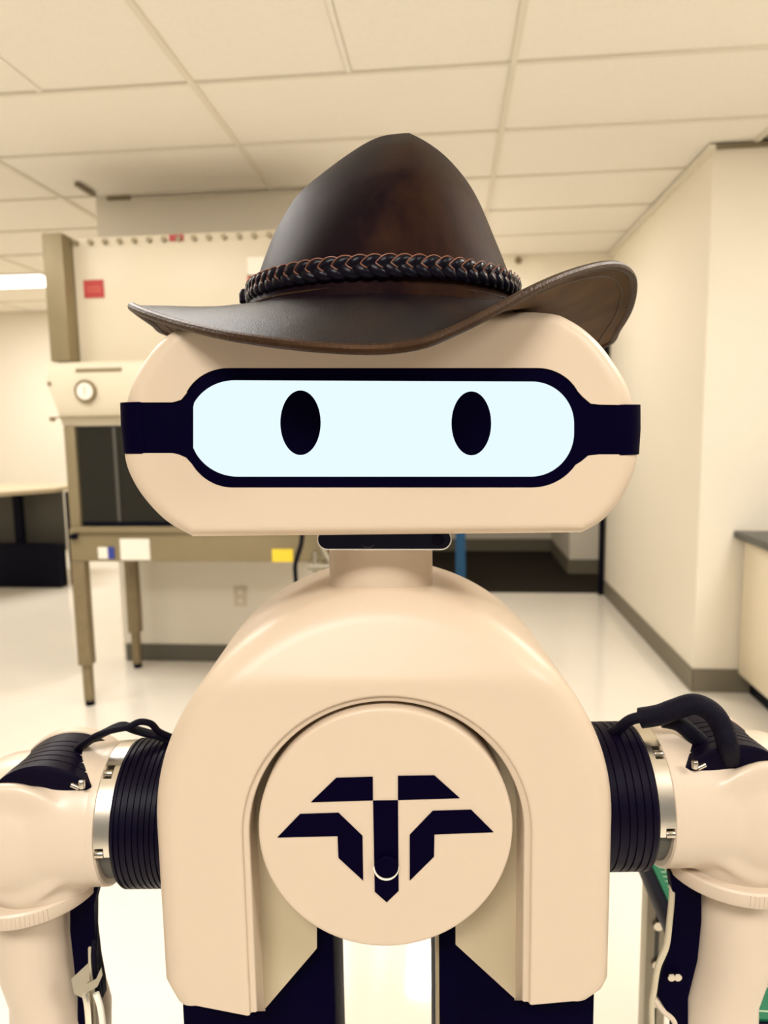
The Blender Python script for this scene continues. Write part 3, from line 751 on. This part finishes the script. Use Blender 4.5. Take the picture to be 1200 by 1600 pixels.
# left arm: cord from the shoulder, clip and cables by the forearm
def px_tube(pts, r, m, name, n=10, sub=6, flat=None, up=None, **k):
    P_ = spline([L(*p) for p in pts], sub)
    if flat: return rob(name, tube(P_, r, n=n, flat=flat, up=[Vector(up)]*len(P_)), M[m], **k)
    return rob(name, tube(P_, r, n=n), M[m], **k)
px_tube([(268, 1152, .575), (248, 1143, .570), (236, 1131, .566), (218, 1128, .563), (200, 1136, .560), (176, 1141, .560), (150, 1150, .56), (128, 1164, .565), (110, 1180, .58)], .0028, 'cable', 'shoulder_cable')
px_tube([(270, 1160, .58), (250, 1150, .578), (232, 1146, .576), (210, 1140, .574), (190, 1134, .572), (165, 1144, .57), (140, 1158, .57), (120, 1172, .58)], .004, 'cable', 'shoulder_cable', flat=(.003, .006), up=(0, 0, 1))
px_tube([(149, 1375, .585), (149, 1420, .575), (148, 1470, .565), (147, 1500, .555), (152, 1540, .548), (158, 1580, .545), (166, 1640, .545)], .0026, 'cable', 'forearm_cable')
px_tube([(140, 1400, .585), (139, 1440, .575), (142, 1480, .565), (143, 1520, .552), (146, 1560, .545), (150, 1640, .545)], .0024, 'cabletan', 'forearm_cable')
px_tube([(133, 1548, .540), (138, 1575, .538), (142, 1640, .538)], .0032, 'silver', 'cable_sleeve')
px_tube([(150, 1552, .540), (158, 1580, .538), (164, 1640, .538)], .0026, 'white', 'cable_sleeve')
b = plate([[(111, 1530), (138, 1505), (141, 1545), (130, 1560), (116, 1553)]], .537, .5375)
b = join(plate([[(136, 1537), (150, 1530), (158, 1512), (160, 1524), (152, 1542), (138, 1550)]], .536, .5368), b)
rob('cable_clip', b, M['alu'], smooth=0)
rob('wrist_bump', lathe(L(140, 1600, .60), (0, 0, 1), [(.012, -.03), (.019, -.01), (.021, .02), (.018, .038), (.008, .052)], n=40), M['arm'])
AZ, fz, xe = arm(1)
px_tube([(925, 1165, .585), (945, 1152, .575), (965, 1140, .566), (985, 1125, .560), (1010, 1119, .557), (1035, 1115, .556)], .0045, 'cable', 'shoulder_cable')
px_tube([(1000, 1122, .562), (1030, 1117, .556), (1055, 1108, .552), (1085, 1100, .548), (1112, 1112, .542), (1128, 1135, .537), (1136, 1160, .533), (1140, 1185, .54)], .0085, 'cable', 'shoulder_cable', n=14)
px_tube([(1035, 1124, .565), (1060, 1130, .562), (1085, 1150, .558), (1100, 1165, .556)], .007, 'cable', 'shoulder_cable', n=12)
px_tube([(1049, 1365, .58), (1050, 1395, .565), (1046, 1440, .555), (1041, 1478, .550), (1028, 1510, .545), (1022, 1545, .542), (1018, 1575, .54), (1019, 1640, .54)], .0026, 'cabletan', 'forearm_cable')
px_tube([(1022, 1560, .54), (1036, 1580, .54), (1054, 1598, .54), (1060, 1640, .54)], .0022, 'arm', 'forearm_edge')

# ================================================================== THE HAT
HC = (0.0, .578)
HT = thing('cowboy_hat', MR @ Vector((-.003, HC[1], .080)), 'dark brown leather cowboy hat with a braided band on the robot head', 'hat', rz=YAW)
hob = lambda n, b, m, p=None, **k: obj(n, b, m, p or HT, frame=MR, **k)
NC = 96
levels = [(500, 384, 803, .463, .692, 2.0), (482, 392, 800, .464, .69, 2.0), (462, 399, 797, .4655, .689, 1.98), (443, 405, 792, .468, .687, 1.93), (417, 411, 785, .473, .684, 1.85), (388, 420, 774, .479, .679, 1.75), (362, 429, 765, .485, .673, 1.68), (340, 441, 757, .491, .667, 1.6),
          (322, 451, 750, .496, .660, 1.55), (304, 462, 741.5, .505, .653, 1.5), (288, 479, 732, .513, .646, 1.48), (271, 501, 719, .522, .637, 1.46), (252, 527, 703, .533, .627, 1.5), (238, 547, 684, .545, .618, 1.55), (226, 566, 665, .556, .612, 1.65), (217, 584, 645, .563, .605, 1.8), (213, 598, 632, .568, .597, 2)]
def contour(lv, grow=0.0, dz=0.0):
    y, xl, xr, yf, yb, pw = lv
    a, b_ = L(xl, y, .574), L(xr, y, .574); z = (a.z+b_.z)/2+dz
    x0, x1 = a.x-grow, b_.x+grow; yf -= grow; yb += grow
    ridge = L(640, y, yf).x; f_ = min(1, max(0, (462-y)/120)); mid = (x0+x1)/2
    xr_ = mid+(ridge-mid)*f_; ym = .574
    pts = []
    for k in range(NC):
        a_ = 2*PI*k/NC; c, s_ = math.cos(a_), math.sin(a_)      # s_<0 front
        x = (xr_+(x1-xr_)*c) if s_ <= 0 and c > 0 else (xr_+(xr_-x0)*c if s_ <= 0 else (x0+x1)/2+(x1-x0)/2*c)
        if s_ <= 0:
            u = abs(c); p_ = pw
            yy = ym-(ym-yf)*(max(0, 1-u**p_))**(1/ (2.0 if p_ > 1.9 else 1.0+ (p_-1.3)*1.5 if p_ > 1.3 else 1.0))
        else: yy = ym+(yb-ym)*s_
        pts.append(Vector((x, yy, z)))
    # even the spacing where the front and back halves meet
    return pts
rings = [contour(lv) for lv in levels]
apex = L(616, 212.0, .574)
for k in range(1):    # smooth between rings
    for j in range(1, len(rings)-1):
        rings[j] = [p_.lerp((a+c)/2, .25) for a, p_, c in zip(rings[j-1], rings[j], rings[j+1])]
cb = bmesh.new(); R_ = [[cb.verts.new(p) for p in r] for r in rings]
for A, B in zip(R_, R_[1:]):
    for i in range(NC): cb.faces.new((A[i], A[(i+1) % NC], B[(i+1) % NC], B[i]))
t_ = cb.verts.new(apex)
for i in range(NC): cb.faces.new((R_[-1][i], R_[-1][(i+1) % NC], t_))
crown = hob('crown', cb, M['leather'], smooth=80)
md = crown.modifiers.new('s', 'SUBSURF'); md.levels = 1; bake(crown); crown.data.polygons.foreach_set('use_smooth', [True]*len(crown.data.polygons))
# sweat band that rests on the head
base = contour(levels[0])
low = [Vector((p.x*.97, .574+(p.y-.574)*.97, .072 if False else L(600, 491, DH+.018).z+.0008)) for p in base]
# brim: inner contour at the seam, outer edge through measured points
seam = contour((497, 388, 801, .468, .69, 2.0))
key = [  # angle (deg, 0 = right, -90 = front), outer edge point
 (-90, L(590, 546, .408)), (-75, L(655, 538, .412)), (-62, L(700, 521, .424)), (-50, L(760, 492, .442)), (-38, L(828, 455, .468)), (-26, L(888, 429, .502)), (-14, L(940, 415, .540)),
 (-4, L(972, 417, .575)), (8, L(990, 440, .610)), (20, L(984, 480, .650)), (34, L(964, 515, .69)), (48, L(938, 541, .725)), (64, Vector((.13, .752, .068))), (90, Vector((0, .765, .066))),
 (118, Vector((-.12, .75, .072))), (140, L(268, 522, .705)), (155, L(242, 506, .665)), (168, L(222, 492, .625)), (178, L(209, 482, .59)), (186, L(206, 479, .565)), (196, L(222, 487, .535)), (208, L(262, 501, .503)),
 (222, L(310, 514, .472)), (238, L(372, 527, .443)), (252, L(450, 538, .422)), (261, L(520, 544, .412))]
key.sort(key=lambda k: k[0] % 360)
ang = [k[0] % 360 for k in key]; kp = [k[1] for k in key]
NB = 144
def outer(a):
    a %= 360; n = len(ang)
    j = max([i for i in range(n) if ang[i] <= a], default=n-1)
    a0 = ang[j] if ang[j] <= a else ang[j]-360; a1 = ang[(j+1) % n]; a1 = a1 if a1 > a0 else a1+360
    t = (a-a0)/(a1-a0); p0, p1, p2, p3 = kp[(j-1) % n], kp[j], kp[(j+1) % n], kp[(j+2) % n]
    return 0.5*((2*p1) + (p2-p0)*t + (2*p0-5*p1+4*p2-p3)*t*t + (3*p1-p0-3*p2+p3)*t**3)
OUT = [outer(360*i/NB) for i in range(NB)]
for _ in range(2): OUT = [(OUT[i-1]+OUT[i]*2+OUT[(i+1) % NB])/4 for i in range(NB)]
def inner(i):
    f_ = i/NB*NC; j = int(f_); return seam[j % NC].lerp(seam[(j+1) % NC], f_-j)
INN = [inner(i) for i in range(NB)]
def brim_pt(i, s):
    a, b_ = INN[i], OUT[i]; p = a.lerp(b_, s)
    th = math.radians(360*i/NB)
    right = max(0, math.cos(th)); left = max(0, -math.cos(th)); front = max(0, -math.sin(th))
    dip = .010*right - .006*front*(1-right) - .002*left
    if math.sin(th) > 0: dip *= (1-math.sin(th))
    p.z -= dip*math.sin(PI*s)
    return p
SR = [0, .04, .12, .22, .34, .46, .58, .70, .80, .88, .94, 1.0]
own = bmesh.new(); R_ = [[own.verts.new(brim_pt(i, s)) for i in range(NB)] for s in SR]
for A, B in zip(R_, R_[1:]):
    for i in range(NB): own.faces.new((A[i], A[(i+1) % NB], B[(i+1) % NB], B[i]))
brim = hob('brim', own, M['brim'], smooth=80)
md = brim.modifiers.new('s', 'SOLIDIFY'); md.thickness = .0024; md.offset = 0; bake(brim)
brim.data.materials.clear(); brim.data.materials.append(M['brim']); brim.data.materials.append(M['leather_under'])
for f in brim.data.polygons:
    if f.normal.z < -0.05: f.material_index = 1
    f.use_smooth = True
brim.data.set_sharp_from_angle(angle=math.radians(50))
OUTV = [Vector(p) for p in OUT]
hob('brim_binding', tube(OUTV, .0034, n=10, closed=True), M['leather_edge'])
STI = [brim_pt(i, .90)+Vector((0, 0, -.0016)) for i in range(NB)]
hob('brim_stitching', tube(STI, .0007, n=6, closed=True), M['tan'] if False else M['leather_edge'])
# sweatband
own = bmesh.new(); A = [own.verts.new(p) for p in seam]; B = [own.verts.new(Vector((p.x*.965, .574+(p.y-.574)*.965, L(600, 491, DH+.018).z+.0012))) for p in seam]
for i in range(NC): own.faces.new((A[i], A[(i+1) % NC], B[(i+1) % NC], B[i]))
hob('sweatband', own, M['leather_under'], smooth=60)
# seam stitch above the brim
sm = [p+Vector((0, 0, .0)) for p in contour((489, 389, 800, .4655, .69, 2.0), grow=.0006)]
hob('seam_cord', tube(sm, .0010, n=6, closed=True), M['leather_edge'])
# braided band: three flat strands, each with tan edges
bandc = contour((465, 400, 798, .4655, .689, 1.97), grow=.0035)
# resample evenly
def resample(pl, n):
    m = len(pl); seg = [(pl[(i+1) % m]-pl[i]).length for i in range(m)]; tot = sum(seg); out = []
    i = 0; acc = 0
    for k in range(n):
        d = tot*k/n
        while acc+seg[i] < d: acc += seg[i]; i += 1
        out.append(pl[i].lerp(pl[(i+1) % m], (d-acc)/seg[i]))
    return out
NS = 24*24
ctr = resample(bandc, NS)
nrm = []
for i in range(NS):
    t_ = (ctr[(i+3) % NS]-ctr[i-3]).normalized(); n_ = Vector((t_.y, -t_.x, 0)); nrm.append(n_ if n_.dot(ctr[i]-Vector((0, .574, ctr[i].z))) > 0 else -n_)
for k in range(3):
    pts, ups, e1, e2 = [], [], [], []
    for i in range(NS):
        ph = 2*PI*24*i/NS + 2*PI*k/3
        pts.append(ctr[i]+Vector((0, 0, .0042*math.sin(ph)))+nrm[i]*(.0010*math.sin(2*ph)+.0006))
    for i in range(NS):
        t_ = (pts[(i+1) % NS]-pts[i-1]).normalized(); u = nrm[i].cross(t_).normalized(); ups.append(u)
        e1.append(pts[i]+u*.0031+nrm[i]*.0007); e2.append(pts[i]-u*.0031+nrm[i]*.0007)
    st = hob('braid_strand', tube(pts, 1, n=8, closed=True, flat=(.0034, .0014), up=ups), M['strand'], smooth=80)
    hob('strand_edge', tube(e1, .00042, n=5, closed=True), M['tan'], st)
k_ = L(386, 466, .574)
hob('band_knot', lathe(k_+Vector((0, 0, -.006)), (0, 0, 1), [(.004, 0), (.0062, .003), (.0062, .009), (.0045, .0125), (.001, .0135)], n=20), M['strand'])
k_ = L(413, 410, .574)
hob('vent_eyelet', lathe(k_+Vector((.002, 0, 0)), (-1, -.2, .3), [(.0065, 0), (.0060, .0015), (.004, .002)], n=20), M['strand'])
for o in bpy.data.objects:
    if '_m' in o: del o['_m']
